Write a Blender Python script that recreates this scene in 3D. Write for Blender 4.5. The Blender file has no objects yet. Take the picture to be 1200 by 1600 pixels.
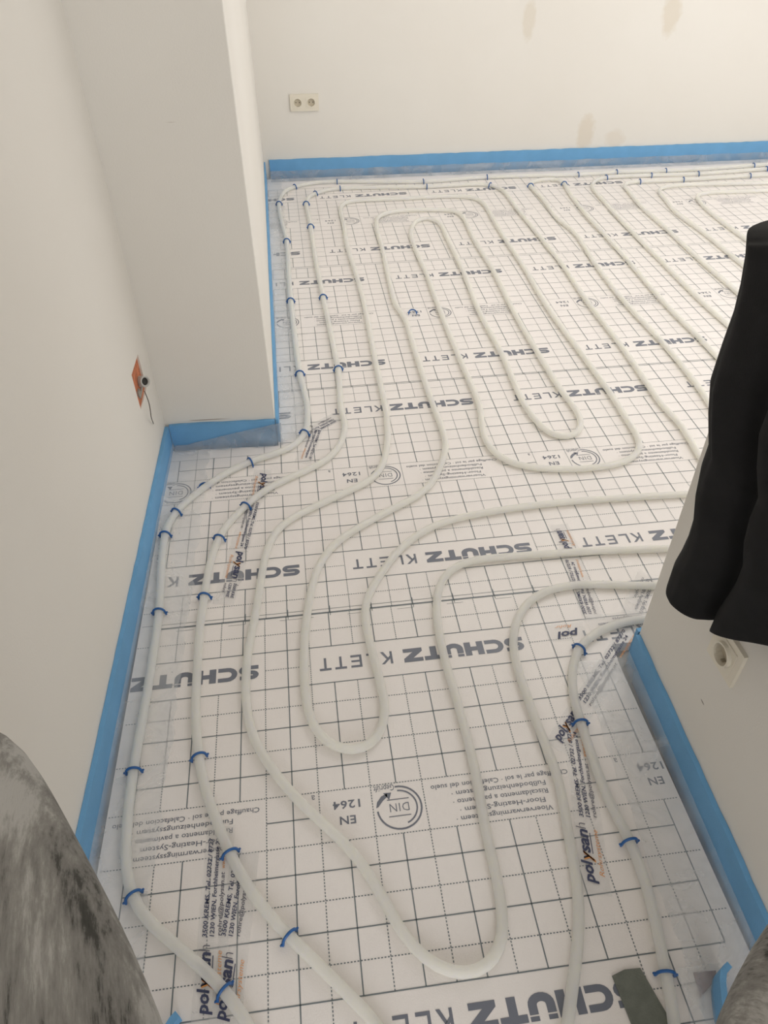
import bpy, bmesh, math, random
from mathutils import Vector, Matrix
random.seed(7)
PI = math.pi
S = bpy.context.scene
COL = S.collection

# ------------------------------------------------------------------ camera, world, light, exposure
cam = bpy.data.cameras.new('camera'); camo = bpy.data.objects.new('camera', cam); COL.objects.link(camo)
cam.sensor_fit = 'VERTICAL'; cam.sensor_height = 36.0; cam.lens = 1160.35 * 36.0 / 1600.0
cam.clip_start = 0.01
_R = ((0.99195777, -0.12630759, -0.00813435), (-0.08952235, -0.65472862, -0.75054393), (0.0894736, 0.74523609, -0.66077049))
m = Matrix.Identity(4)
for i in range(3):
    m[i][0] = _R[0][i]; m[i][1] = -_R[1][i]; m[i][2] = -_R[2][i]
m[0][3], m[1][3], m[2][3] = 0.09514468, -0.37764507, 1.34786353
camo.matrix_world = m
S.camera = camo
S.view_settings.view_transform = 'Standard'; S.view_settings.look = 'None'
S.view_settings.gamma = 1.0; S.view_settings.use_curve_mapping = False
S.view_settings.exposure = 0.33

w = bpy.data.worlds.new('daylight_world'); S.world = w; w.use_nodes = True
w.node_tree.nodes['Background'].inputs[0].default_value = (1.0, 0.985, 0.965, 1)
w.node_tree.nodes['Background'].inputs[1].default_value = 1.15

def area(name, loc, rot, sx, sy, power, col):
    l = bpy.data.lights.new(name, 'AREA'); l.shape = 'RECTANGLE'; l.size = sx; l.size_y = sy
    l.energy = power; l.color = col
    o = bpy.data.objects.new(name, l); COL.objects.link(o); o.location = loc; o.rotation_euler = rot
    return o
# daylight through the window of the far room (right-hand wall, out of frame) and through the room behind the camera
area('window_daylight', (4.17, 2.4, 1.35), (0, PI/2, 0), 1.5, 2.4, 2, (1.0, 0.985, 0.96))
area('back_window_daylight', (0.3, -3.2, 1.5), (PI/2, 0, 0), 2.4, 2.2, 36, (1.0, 0.985, 0.96))

area('room_window_daylight', (2.6, .62, 1.4), (PI/2, 0, 0), 2.2, 1.7, 17, (1.0, 0.985, 0.96))

area('overhead_fill', (1.9, 2.5, 2.62), (0, 0, 0), 1.6, 1.8, 18, (1.0, 0.985, 0.96))  # added fill under the closed ceiling to brighten the floor; no roof window there

# ------------------------------------------------------------------ material helpers
def newmat(name):
    m = bpy.data.materials.new(name); m.use_nodes = True
    return m, m.node_tree, m.node_tree.nodes['Principled BSDF']
def mat(name, col, rough=0.6, metal=0.0, noise=0.0, nscale=30, bump=0.0, bscale=200, spec=None, sss=0.0, trans=0.0):
    m, nt, b = newmat(name)
    b.inputs['Roughness'].default_value = rough; b.inputs['Metallic'].default_value = metal
    if spec is not None: b.inputs['Specular IOR Level'].default_value = spec
    if trans: b.inputs['Transmission Weight'].default_value = trans
    if sss:
        b.inputs['Subsurface Weight'].default_value = sss
        b.inputs['Subsurface Radius'].default_value = (0.022, 0.022, 0.018); b.inputs['Subsurface Scale'].default_value = 1.0
    c = (*col, 1)
    if noise:
        tc = nt.nodes.new('ShaderNodeTexCoord'); n = nt.nodes.new('ShaderNodeTexNoise'); r = nt.nodes.new('ShaderNodeValToRGB')
        n.inputs['Scale'].default_value = nscale; n.inputs['Detail'].default_value = 4
        nt.links.new(tc.outputs['Object'], n.inputs['Vector']); nt.links.new(n.outputs[0], r.inputs[0])
        r.color_ramp.elements[0].position = .35; r.color_ramp.elements[1].position = .7
        r.color_ramp.elements[0].color = (*[x*(1-noise) for x in col], 1); r.color_ramp.elements[1].color = (*[min(1, x*(1+noise*.5)) for x in col], 1)
        nt.links.new(r.outputs[0], b.inputs['Base Color'])
    else: b.inputs['Base Color'].default_value = c
    if bump:
        tc = nt.nodes.new('ShaderNodeTexCoord'); n = nt.nodes.new('ShaderNodeTexNoise'); bp = nt.nodes.new('ShaderNodeBump')
        n.inputs['Scale'].default_value = bscale; n.inputs['Detail'].default_value = 3
        bp.inputs['Strength'].default_value = bump; bp.inputs['Distance'].default_value = .003
        nt.links.new(tc.outputs['Object'], n.inputs['Vector']); nt.links.new(n.outputs[0], bp.inputs['Height']); nt.links.new(bp.outputs[0], b.inputs['Normal'])
    return m

def plaster(name, spots=()):
    """painted plaster; spots = [(centre, radii, colour, strength)] worn or stained patches with their own shape"""
    m, nt, b = newmat(name); N = nt.nodes; L = nt.links
    b.inputs['Roughness'].default_value = .85; b.inputs['Specular IOR Level'].default_value = .25
    tc = N.new('ShaderNodeTexCoord')
    n = N.new('ShaderNodeTexNoise'); n.inputs['Scale'].default_value = 2.2; n.inputs['Detail'].default_value = 5
    r = N.new('ShaderNodeValToRGB'); L.new(tc.outputs['Object'], n.inputs['Vector']); L.new(n.outputs[0], r.inputs[0])
    r.color_ramp.elements[0].position = .3; r.color_ramp.elements[1].position = .75
    r.color_ramp.elements[0].color = (.78, .75, .70, 1); r.color_ramp.elements[1].color = (.80, .775, .73, 1)
    cur = r.outputs[0]
    n2 = N.new('ShaderNodeTexNoise'); n2.inputs['Scale'].default_value = 30; L.new(tc.outputs['Object'], n2.inputs['Vector'])
    for (c, rad, colr, st) in spots:
        mp = N.new('ShaderNodeMapping'); mp.vector_type = 'TEXTURE'
        mp.inputs['Location'].default_value = c; mp.inputs['Scale'].default_value = rad
        L.new(tc.outputs['Object'], mp.inputs['Vector'])
        ln = N.new('ShaderNodeVectorMath'); ln.operation = 'LENGTH'; L.new(mp.outputs[0], ln.inputs[0])
        ad = N.new('ShaderNodeMath'); ad.operation = 'MULTIPLY_ADD'; L.new(n2.outputs[0], ad.inputs[0]); ad.inputs[1].default_value = .8; L.new(ln.outputs['Value'], ad.inputs[2])
        mr = N.new('ShaderNodeMapRange'); mr.inputs[1].default_value = 1.55; mr.inputs[2].default_value = 1.1; mr.inputs[3].default_value = 0; mr.inputs[4].default_value = st
        L.new(ad.outputs[0], mr.inputs[0])
        mx = N.new('ShaderNodeMix'); mx.data_type = 'RGBA'; L.new(mr.outputs[0], mx.inputs[0]); L.new(cur, mx.inputs[6]); mx.inputs[7].default_value = (*colr, 1)
        cur = mx.outputs[2]
    L.new(cur, b.inputs['Base Color'])
    n3 = N.new('ShaderNodeTexNoise'); n3.inputs['Scale'].default_value = 260; L.new(tc.outputs['Object'], n3.inputs['Vector'])
    bp = N.new('ShaderNodeBump'); bp.inputs['Strength'].default_value = .12; bp.inputs['Distance'].default_value = .002
    L.new(n3.outputs[0], bp.inputs['Height']); L.new(bp.outputs[0], b.inputs['Normal'])
    return m

def film(name, fac=.2, col=(.85, .87, .88), rough=.22):
    m = bpy.data.materials.new(name); m.use_nodes = True; nt = m.node_tree; N = nt.nodes; L = nt.links
    N.clear(); out = N.new('ShaderNodeOutputMaterial'); t = N.new('ShaderNodeBsdfTransparent'); b = N.new('ShaderNodeBsdfPrincipled'); mx = N.new('ShaderNodeMixShader')
    b.inputs['Base Color'].default_value = (*col, 1); b.inputs['Roughness'].default_value = rough
    tc = N.new('ShaderNodeTexCoord'); n = N.new('ShaderNodeTexNoise'); n.inputs['Scale'].default_value = 7; n.inputs['Detail'].default_value = 4; n.inputs['Distortion'].default_value = 1.2
    L.new(tc.outputs['Object'], n.inputs['Vector'])
    mr = N.new('ShaderNodeMapRange'); mr.inputs[1].default_value = .35; mr.inputs[2].default_value = .75; mr.inputs[3].default_value = fac*.6; mr.inputs[4].default_value = fac*1.5
    L.new(n.outputs[0], mr.inputs[0]); L.new(mr.outputs[0], mx.inputs[0])
    bp = N.new('ShaderNodeBump'); bp.inputs['Strength'].default_value = .6; bp.inputs['Distance'].default_value = .01
    L.new(n.outputs[0], bp.inputs['Height']); L.new(bp.outputs[0], b.inputs['Normal'])
    L.new(t.outputs[0], mx.inputs[1]); L.new(b.outputs[0], mx.inputs[2]); L.new(mx.outputs[0], out.inputs[0])
    return m

M = {}
M['foil'] = mat('foil_laminate', (.88, .84, .82), .36, noise=.02, nscale=3, bump=.18, bscale=380, spec=.6)
M['ink'] = mat('foil_ink', (.15, .18, .21), .34, spec=.6)
M['ink2'] = mat('foil_letter_ink', (.165, .18, .225), .34, spec=.6)
M['sub'] = mat('screed_subfloor', (.10, .10, .105), .9, noise=.3)
M['foam'] = mat('blue_foam', (.17, .41, .70), .55, noise=.06, nscale=14, bump=.3, bscale=500, spec=.3)
M['pipe'] = mat('milky_pipe', (.98, .965, .90), .5, sss=1.0, spec=.25)
_m = M['pipe']; _nt = _m.node_tree; _o = [n for n in _nt.nodes if n.type == 'OUTPUT_MATERIAL'][0]; _b = _nt.nodes['Principled BSDF']
_t = _nt.nodes.new('ShaderNodeBsdfTransparent'); _x = _nt.nodes.new('ShaderNodeMixShader'); _x.inputs[0].default_value = .72; _t.inputs[0].default_value = (1, 1, .97, 1)
_tr = _nt.nodes.new('ShaderNodeBsdfTranslucent'); _tr.inputs[0].default_value = (.97, .95, .86, 1); _y = _nt.nodes.new('ShaderNodeMixShader'); _y.inputs[0].default_value = .25
_nt.links.new(_b.outputs[0], _y.inputs[1]); _nt.links.new(_tr.outputs[0], _y.inputs[2])
_nt.links.new(_t.outputs[0], _x.inputs[1]); _nt.links.new(_y.outputs[0], _x.inputs[2]); _nt.links.new(_x.outputs[0], _o.inputs[0])
M['clip'] = mat('blue_plastic', (.018, .11, .34), .35)
M['film'] = film('clear_foil_film', .28)
M['film2'] = film('grey_foil_film', .42, (.48, .52, .57), .25)
M['tape'] = film('clear_tape', .24, (.85, .85, .85), .12)
M['navy'] = mat('tape_navy_ink', (.045, .055, .12), .5)
M['grey_ink'] = mat('tape_grey_ink', (.12, .12, .16), .5)
M['orange'] = mat('tape_orange_ink', (.75, .33, .10), .5)
M['plate'] = mat('socket_cream', (.78, .73, .62), .3)
M['plate2'] = mat('socket_hollow', (.55, .49, .38), .4)
M['dark'] = mat('dark_void', (.02, .018, .015), .6)
M['metal'] = mat('contact_metal', (.5, .47, .42), .3, metal=1)
M['brick'] = mat('red_brick', (.62, .21, .10), .9, noise=.3, nscale=60, bump=.5, bscale=120)
M['mortar'] = mat('grey_mortar', (.36, .34, .30), .95, noise=.2, nscale=50, bump=.5, bscale=150)
M['conduit'] = mat('grey_conduit', (.50, .50, .47), .5)
M['wire'] = mat('dark_wire', (.12, .10, .08), .5)
M['cloth'] = mat('black_cloth', (.012, .012, .0128), .85, noise=.25, nscale=25, bump=.3, bscale=900, spec=.25)
M['duct'] = mat('grey_green_tape', (.16, .175, .15), .45, noise=.15, nscale=60, bump=.4, bscale=300)
M['red'] = mat('dull_red_paper', (.20, .09, .10), .8, noise=.2)
M['skin'] = mat('skin', (.55, .34, .25), .5, sss=.1)
M['hair'] = mat('dark_hair', (.03, .02, .015), .6)
M['boot'] = mat('boot_leather', (.10, .08, .06), .7)
M['wall_l'] = plaster('plaster_left', [((-.05, .78, 0.95), (.4, .012, .012), (.5, .45, .38), .8)])
M['wall'] = plaster('plaster')
M['wall_c'] = plaster('plaster_column', [((-.123, 1.53, .90), (.05, .0035, .002), (.35, .28, .22), .8), ((-.028, 1.53, .572), (.05, .003, .009), (.30, .24, .2), .8), ((-.030, 1.53, .555), (.05, .002, .006), (.3, .22, .2), .8), ((-.022, 1.53, .483), (.05, .002, .004), (.25, .2, .18), .8), ((-.20, 1.53, .089), (.06, .010, .0015), (.3, .2, .13), .8)])
M['wall_f'] = plaster('plaster_far', [((1.408, 4.05, .715), (.035, .2, .09), (.66, .59, .48), .45), ((2.164, 4.04, .73), (.05, .2, .10), (.66, .58, .46), .5), ((1.80, 4.04, .165), (.05, .2, .10), (.66, .575, .46), .5), ((1.98, 4.04, .13), (.06, .2, .05), (.68, .60, .50), .4)])
M['wall_r'] = plaster('plaster_right', [((.76, .33, .19), (.1, .007, .002), (.22, .2, .17), .9), ((.76, .405, .352), (.1, .004, .003), (.4, .36, .3), .8)])

def fleece():
    m, nt, b = newmat('dusty_work_cloth'); N = nt.nodes; L = nt.links
    b.inputs['Roughness'].default_value = .95; b.inputs['Specular IOR Level'].default_value = .1
    tc = N.new('ShaderNodeTexCoord')
    mp = N.new('ShaderNodeMapping'); mp.vector_type = 'TEXTURE'; mp.inputs['Rotation'].default_value = (0, 0, .25); mp.inputs['Scale'].default_value = (.0045, .045, .02)
    L.new(tc.outputs['Object'], mp.inputs['Vector'])
    n = N.new('ShaderNodeTexNoise'); n.inputs['Scale'].default_value = 1.0; n.inputs['Detail'].default_value = 10; n.inputs['Roughness'].default_value = .72
    L.new(mp.outputs[0], n.inputs['Vector'])
    mp2 = N.new('ShaderNodeMapping'); mp2.vector_type = 'TEXTURE'; mp2.inputs['Rotation'].default_value = (0, 0, .25); mp2.inputs['Scale'].default_value = (.06, .15, .08); L.new(tc.outputs['Object'], mp2.inputs['Vector'])
    n2 = N.new('ShaderNodeTexNoise'); n2.inputs['Scale'].default_value = 1; n2.inputs['Detail'].default_value = 5; L.new(mp2.outputs[0], n2.inputs['Vector'])
    ad = N.new('ShaderNodeMath'); ad.operation = 'MULTIPLY_ADD'; L.new(n2.outputs[0], ad.inputs[0]); ad.inputs[1].default_value = 1.3; L.new(n.outputs[0], ad.inputs[2])
    r = N.new('ShaderNodeValToRGB'); e = r.color_ramp.elements
    mr = N.new('ShaderNodeMapRange'); mr.inputs[1].default_value = .76; mr.inputs[2].default_value = 1.36
    L.new(ad.outputs[0], mr.inputs[0]); L.new(mr.outputs[0], r.inputs[0])
    e[0].position = 0; e[0].color = (.06, .06, .057, 1); e[1].position = 1; e[1].color = (.52, .51, .49, 1)
    x = e.new(.30); x.color = (.10, .098, .09, 1); x = e.new(.46); x.color = (.24, .232, .22, 1); x = e.new(.75); x.color = (.34, .33, .31, 1)
    L.new(r.outputs[0], b.inputs['Base Color'])
    bp = N.new('ShaderNodeBump'); bp.inputs['Strength'].default_value = .5; bp.inputs['Distance'].default_value = .004
    L.new(n.outputs[0], bp.inputs['Height']); L.new(bp.outputs[0], b.inputs['Normal'])
    return m
M['fleece'] = fleece()

# ------------------------------------------------------------------ mesh helpers
class MB:
    def __init__(s): s.v = []; s.f = []; s.mi = []; s.sm = []
    def add(s, vs, fs, mi=0, smooth=False):
        o = len(s.v); s.v += [tuple(v) for v in vs]
        for f in fs: s.f.append([i+o for i in f]); s.mi.append(mi); s.sm.append(smooth)
        return s
    def quad(s, a, b, c, d, mi=0): return s.add([a, b, c, d], [(0, 1, 2, 3)], mi)
    def box(s, x0, y0, z0, x1, y1, z1, mi=0, fn=None):
        vs = [(x, y, z) for z in (z0, z1) for y in (y0, y1) for x in (x0, x1)]
        if fn: vs = [fn(v) for v in vs]
        return s.add(vs, [(0, 2, 3, 1), (4, 5, 7, 6), (0, 1, 5, 4), (2, 6, 7, 3), (0, 4, 6, 2), (1, 3, 7, 5)], mi)
    def prism(s, poly, z0, z1, mi=0):
        n = len(poly); vs = [(x, y, z0) for x, y in poly] + [(x, y, z1) for x, y in poly]
        return s.add(vs, [tuple(range(n))[::-1], tuple(range(n, 2*n))] + [(i, (i+1) % n, n+(i+1) % n, n+i) for i in range(n)], mi)
    def tube(s, pts, rad, n=10, mi=0, caps=True, up=None):
        P = [Vector(p) for p in pts]; rings = []; prev = None
        for i, p in enumerate(P):
            t = (P[min(i+1, len(P)-1)] - P[max(i-1, 0)]).normalized()
            if prev is None:
                a = Vector((0, 0, 1)) if abs(t.z) < .9 else Vector((1, 0, 0)); prev = (a - t*a.dot(t)).normalized()
            prev = (prev - t*prev.dot(t)).normalized(); q = t.cross(prev)
            r = rad[i] if isinstance(rad, (list, tuple)) else rad
            rings.append([p + prev*math.cos(2*PI*k/n)*r + q*math.sin(2*PI*k/n)*r for k in range(n)])
        vs = [v for R_ in rings for v in R_]
        fs = [(i*n+k, i*n+(k+1) % n, (i+1)*n+(k+1) % n, (i+1)*n+k) for i in range(len(P)-1) for k in range(n)]
        s.add(vs, fs, mi, True)
        if caps: s.add(rings[0], [tuple(range(n))[::-1]], mi); s.add(rings[-1], [tuple(range(n))], mi)
        return s
    def build(s, name, mats, parent=None, bevel=0):
        me = bpy.data.meshes.new(name); me.from_pydata(s.v, [], s.f)
        for m_ in (mats if isinstance(mats, (list, tuple)) else [mats]): me.materials.append(m_)
        me.polygons.foreach_set('material_index', s.mi); me.polygons.foreach_set('use_smooth', s.sm)
        me.update()
        o = bpy.data.objects.new(name, me); COL.objects.link(o)
        if parent: o.parent = parent
        if bevel:
            b = o.modifiers.new('bevel', 'BEVEL'); b.width = bevel; b.segments = 3; b.limit_method = 'ANGLE'
        return o
def empty(name, loc=(0, 0, 0), rz=0):
    o = bpy.data.objects.new(name, None); COL.objects.link(o); o.location = loc; o.rotation_euler = (0, 0, rz); o.empty_display_size = .05
    return o
def tag(o, label, cat, group=None, kind=None):
    o['label'] = label; o['category'] = cat
    if group: o['group'] = group
    if kind: o['kind'] = kind
    return o
def struct(o): o['kind'] = 'structure'; return o
def catmull(pts, step=.02):
    P = [Vector(p) for p in pts]; P = [P[0]*2-P[1]] + P + [P[-1]*2-P[-2]]; out = []
    for i in range(1, len(P)-2):
        a, b, c, d = P[i-1:i+3]; n = max(2, int((c-b).length/step))
        for k in range(n):
            t = k/n
            out.append(.5*((2*b) + (c-a)*t + (2*a-5*b+4*c-d)*t*t + (3*b-a-3*c+d)*t**3))
    out.append(P[-2]); return out
def smooth_path(pts, it=2):
    P = [Vector(p) for p in pts]
    for _ in range(it): P = [P[0]] + [(P[i-1]+P[i]*2+P[i+1])/4 for i in range(1, len(P)-1)] + [P[-1]]
    return P

_txt = {}
def text_geo(s, shear=0.0, bold=0.0, spacing=1.0, res=2):
    """lettering as flat polygons, unit cap height, starting at x = 0, from the built-in font"""
    key = (s, shear, bold, spacing, res)
    if key in _txt: return _txt[key]
    c = bpy.data.curves.new('lettering', 'FONT'); c.body = s; c.size = 1; c.shear = shear; c.offset = bold; c.space_character = spacing; c.resolution_u = res
    o = bpy.data.objects.new('lettering', c); COL.objects.link(o); bpy.context.view_layer.update()
    me = bpy.data.meshes.new_from_object(o.evaluated_get(bpy.context.evaluated_depsgraph_get()))
    vs = [(v.co.x/.7, v.co.y/.7) for v in me.vertices]; fs = [tuple(p.vertices) for p in me.polygons]
    bpy.data.objects.remove(o); bpy.data.curves.remove(c); bpy.data.meshes.remove(me)
    x0 = min(v[0] for v in vs); vs = [(x-x0, y) for x, y in vs]; W_ = max(v[0] for v in vs)
    _txt[key] = (vs, fs, W_); return _txt[key]

# ------------------------------------------------------------------ outline of the room (metres; the printed 10 cm grid is the ruler)
def XL(y): return -.333 - .031*(1.53-y)          # left wall face
def XLF(y): return -.327 - .018*(1.5-y)          # left edge of the foil-faced boards
def XC(y): return -.005 - .008*(y-1.52)          # side face of the column
def YC(x): return 1.535 - .045*(x+.333)          # front face of the column
def YF(x): return 4.085 - .029*(x+.025)          # far wall
def YFF(x): return 4.035 - .027*(x+.02)
def XR(y): return .752 + .0275*(y-.027)          # door pillar face on the right
XE = 4.2
BACK = -1.3
PIPES = {
 'A': [(3.212, 3.856), (2.748, 3.819), (2.227, 3.806), (1.942, 3.827), (1.723, 3.815), (1.204, 3.85), (0.836, 3.83), (0.38, 3.9), (0.238, 3.9), (0.146, 3.861), (0.078, 3.787), (0.043, 3.613), (0.05, 3.355), (0.068, 3.105), (0.067, 2.776), (0.066, 2.48), (0.071, 2.189), (0.078, 1.894), (0.09, 1.772), (0.095, 1.662), (0.083, 1.531), (0.035, 1.46), (-0.042, 1.426), (-0.093, 1.407), (-0.159, 1.361), (-0.212, 1.309), (-0.26, 1.254), (-0.292, 1.204), (-0.306, 1.164), (-0.31, 1.113), (-0.307, 1.001), (-0.297, 0.846), (-0.298, 0.726), (-0.301, 0.59), (-0.307, 0.438), (-0.306, 0.351), (-0.299, 0.249), (-0.282, 0.192), (-0.255, 0.155), (-0.213, 0.12), (-0.171, 0.086), (-0.132, 0.05), (-0.1, 0.015), (-0.072, -0.028), (-0.058, -0.061)],
 'B': [(1.229, 1.111), (1.234, 1.252), (1.248, 1.418), (1.235, 1.514), (1.236, 1.607), (1.246, 1.923), (1.242, 2.28), (1.253, 2.63), (1.248, 2.937), (1.237, 3.356), (1.239, 3.559), (1.224, 3.664), (1.188, 3.722), (1.101, 3.746), (0.843, 3.743), (0.612, 3.768), (0.422, 3.786), (0.318, 3.781), (0.25, 3.74), (0.199, 3.677), (0.181, 3.573), (0.186, 3.423), (0.188, 3.266), (0.189, 2.899), (0.193, 2.691), (0.198, 2.472), (0.204, 2.264), (0.211, 1.968), (0.214, 1.896), (0.201, 1.636), (0.21, 1.573), (0.191, 1.472), (0.148, 1.393), (0.078, 1.344), (-0.016, 1.291), (-0.067, 1.249), (-0.1, 1.204), (-0.142, 1.149), (-0.168, 1.084), (-0.186, 0.996), (-0.193, 0.883), (-0.199, 0.787), (-0.197, 0.659), (-0.195, 0.56), (-0.182, 0.45), (-0.163, 0.37), (-0.132, 0.291), (-0.115, 0.247), (-0.085, 0.191), (-0.047, 0.134), (-0.015, 0.099), (0.022, 0.062), (0.058, 0.02), (0.092, -0.014), (0.117, -0.044), (0.137, -0.078)],
 'C': [(1.402, 0.844), (1.204, 0.864), (0.97, 0.891), (0.719, 0.911), (0.574, 0.916), (0.466, 0.917), (0.413, 0.897), (0.376, 0.845), (0.352, 0.758), (0.348, 0.685), (0.346, 0.634), (0.35, 0.561), (0.354, 0.495), (0.355, 0.426), (0.357, 0.373), (0.354, 0.297), (0.347, 0.228), (0.35, 0.184), (0.348, 0.122), (0.345, 0.072), (0.333, 0.033), (0.304, 0.008), (0.262, -0.001), (0.219, 0.017), (0.186, 0.052), (0.164, 0.092), (0.146, 0.145), (0.119, 0.201), (0.077, 0.259), (0.018, 0.322), (-0.041, 0.409), (-0.074, 0.473), (-0.089, 0.546), (-0.091, 0.628), (-0.088, 0.698), (-0.074, 0.782), (-0.06, 0.891), (-0.049, 0.989), (-0.025, 1.082), (0.016, 1.133), (0.087, 1.176), (0.166, 1.22), (0.227, 1.252), (0.278, 1.292), (0.304, 1.352), (0.329, 1.453), (0.34, 1.555), (0.346, 1.646), (0.348, 1.926), (0.356, 2.363), (0.353, 2.642), (0.342, 2.972), (0.35, 3.267), (0.351, 3.463), (0.403, 3.578), (0.655, 3.578), (0.927, 3.576), (1.055, 3.537), (1.088, 3.426), (1.083, 3.2), (1.079, 2.954), (1.081, 2.628), (1.071, 2.26), (1.084, 1.923), (1.094, 1.627), (1.092, 1.461), (1.089, 1.347), (1.061, 1.292), (1.003, 1.25), (0.906, 1.239), (0.801, 1.247), (0.709, 1.272), (0.652, 1.314), (0.629, 1.378), (0.625, 1.445), (0.649, 1.596), (0.651, 1.673), (0.647, 1.915), (0.646, 2.282), (0.651, 2.624), (0.646, 2.942), (0.659, 3.121), (0.705, 3.257), (0.769, 3.291), (0.813, 3.232), (0.817, 3.138), (0.814, 2.994), (0.812, 2.634), (0.796, 2.266), (0.803, 1.934), (0.794, 1.661), (0.797, 1.564), (0.812, 1.468), (0.837, 1.409), (0.88, 1.386), (0.927, 1.417), (0.949, 1.47), (0.95, 1.581), (0.939, 1.637), (0.932, 1.921), (0.93, 2.246), (0.941, 2.622), (0.935, 2.976), (0.943, 3.292), (0.903, 3.37), (0.761, 3.4), (0.604, 3.397), (0.532, 3.344), (0.503, 3.202), (0.499, 2.949), (0.486, 2.629), (0.479, 2.362), (0.499, 2.248), (0.498, 1.923), (0.5, 1.644), (0.505, 1.503), (0.499, 1.396), (0.444, 1.263), (0.393, 1.195), (0.323, 1.152), (0.249, 1.109), (0.173, 1.058), (0.115, 1.002), (0.079, 0.926), (0.055, 0.823), (0.041, 0.717), (0.035, 0.611), (0.038, 0.529), (0.053, 0.469), (0.084, 0.433), (0.124, 0.417), (0.163, 0.426), (0.191, 0.459), (0.202, 0.508), (0.197, 0.588), (0.188, 0.683), (0.183, 0.765), (0.195, 0.824), (0.239, 0.9), (0.299, 0.982), (0.392, 1.055), (0.503, 1.084), (0.621, 1.097), (0.74, 1.103), (0.898, 1.1), (1.118, 1.09), (1.351, 1.072), (1.532, 1.055)],
 'D': [(1.317, 0.705), (1.09, 0.742), (0.902, 0.769), (0.785, 0.789), (0.69, 0.802), (0.617, 0.788), (0.559, 0.749), (0.52, 0.685), (0.501, 0.619), (0.5, 0.563), (0.502, 0.484), (0.505, 0.417), (0.511, 0.348), (0.51, 0.288), (0.5, 0.228), (0.494, 0.188), (0.488, 0.133), (0.479, 0.08), (0.459, 0.033), (0.442, -0.006), (0.416, -0.053), (0.405, -0.08), (0.387, -0.118)],
 'E': [(1.261, 0.614), (1.042, 0.646), (0.831, 0.674), (0.767, 0.669), (0.709, 0.652), (0.664, 0.628), (0.636, 0.596), (0.604, 0.524), (0.595, 0.471), (0.594, 0.429), (0.592, 0.37), (0.59, 0.301), (0.592, 0.236), (0.6, 0.213), (0.602, 0.174), (0.605, 0.144), (0.603, 0.1), (0.597, 0.049), (0.587, 0.001), (0.58, -0.033), (0.574, -0.074), (0.565, -0.101), (0.553, -0.14)],
 'F': [(1.382, 1.446), (1.4, 1.624), (1.404, 1.925), (1.388, 2.259), (1.397, 2.622), (1.423, 2.974), (1.396, 3.197), (1.405, 3.425), (1.402, 3.605), (1.4, 3.711), (1.456, 3.756), (1.545, 3.765), (1.591, 3.725), (1.568, 3.499), (1.553, 3.2), (1.554, 2.939), (1.55, 2.614), (1.541, 2.249), (1.551, 1.913), (1.552, 1.656)],
 'G': [(3.164, 3.778), (2.791, 3.753), (2.379, 3.725), (2.114, 3.743), (1.918, 3.751), (1.83, 3.743), (1.76, 3.688), (1.721, 3.608), (1.71, 3.467), (1.7, 3.195), (1.693, 2.902), (1.693, 2.606), (1.692, 2.256), (1.704, 1.981)],
 'H': [(3.099, 3.671), (2.642, 3.651), (2.256, 3.644), (1.996, 3.651), (1.923, 3.641), (1.894, 3.603), (1.887, 3.49), (1.867, 3.298), (1.869, 2.94), (1.865, 2.616), (1.872, 2.289), (1.872, 2.035)],
 'I': [(3.012, 3.528), (2.678, 3.525), (2.33, 3.557), (2.131, 3.556), (2.064, 3.525), (2.039, 3.467), (2.029, 3.36), (2.004, 3.176), (2.022, 2.901), (2.024, 2.614), (2.031, 2.327)],
 'J': [(2.942, 3.411), (2.616, 3.409), (2.304, 3.427), (2.221, 3.399), (2.195, 3.344), (2.176, 3.214), (2.172, 3.08), (2.173, 2.911), (2.188, 2.618)],
}
CLIPS = {
 'A': [(2.742, 3.811), (2.222, 3.798), (1.942, 3.83), (1.722, 3.818), (1.202, 3.842), (0.837, 3.832), (0.378, 3.914), (0.145, 3.842), (0.044, 3.595), (0.069, 3.089), (0.069, 2.466), (0.079, 1.892), (0.081, 1.533), (-0.083, 1.411), (-0.291, 1.205), (-0.309, 1.117), (-0.294, 0.844), (-0.307, 0.439), (-0.276, 0.187), (-0.118, 0.019)],
 'B': [(1.193, 3.713), (0.843, 3.745), (0.375, 3.796), (0.256, 3.721), (0.185, 3.583), (0.188, 3.258), (0.198, 2.471), (0.214, 1.895), (-0.097, 1.197), (-0.168, 1.085), (-0.192, 0.882), (-0.181, 0.449), (-0.115, 0.249), (-0.018, 0.1)],
 'E': [(0.654, 0.617), (0.593, 0.433), (0.603, 0.168), (0.579, -0.027)],
 'F': [(1.398, 3.681), (1.588, 3.673)],
 'G': [(2.784, 3.746), (2.373, 3.717), (2.11, 3.736), (1.847, 3.731)],
 'H': [(2.636, 3.643), (2.256, 3.646), (1.996, 3.654)],
}
LOOSE = [(-0.216, 1.303), (0.537, 2.288)]
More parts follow.
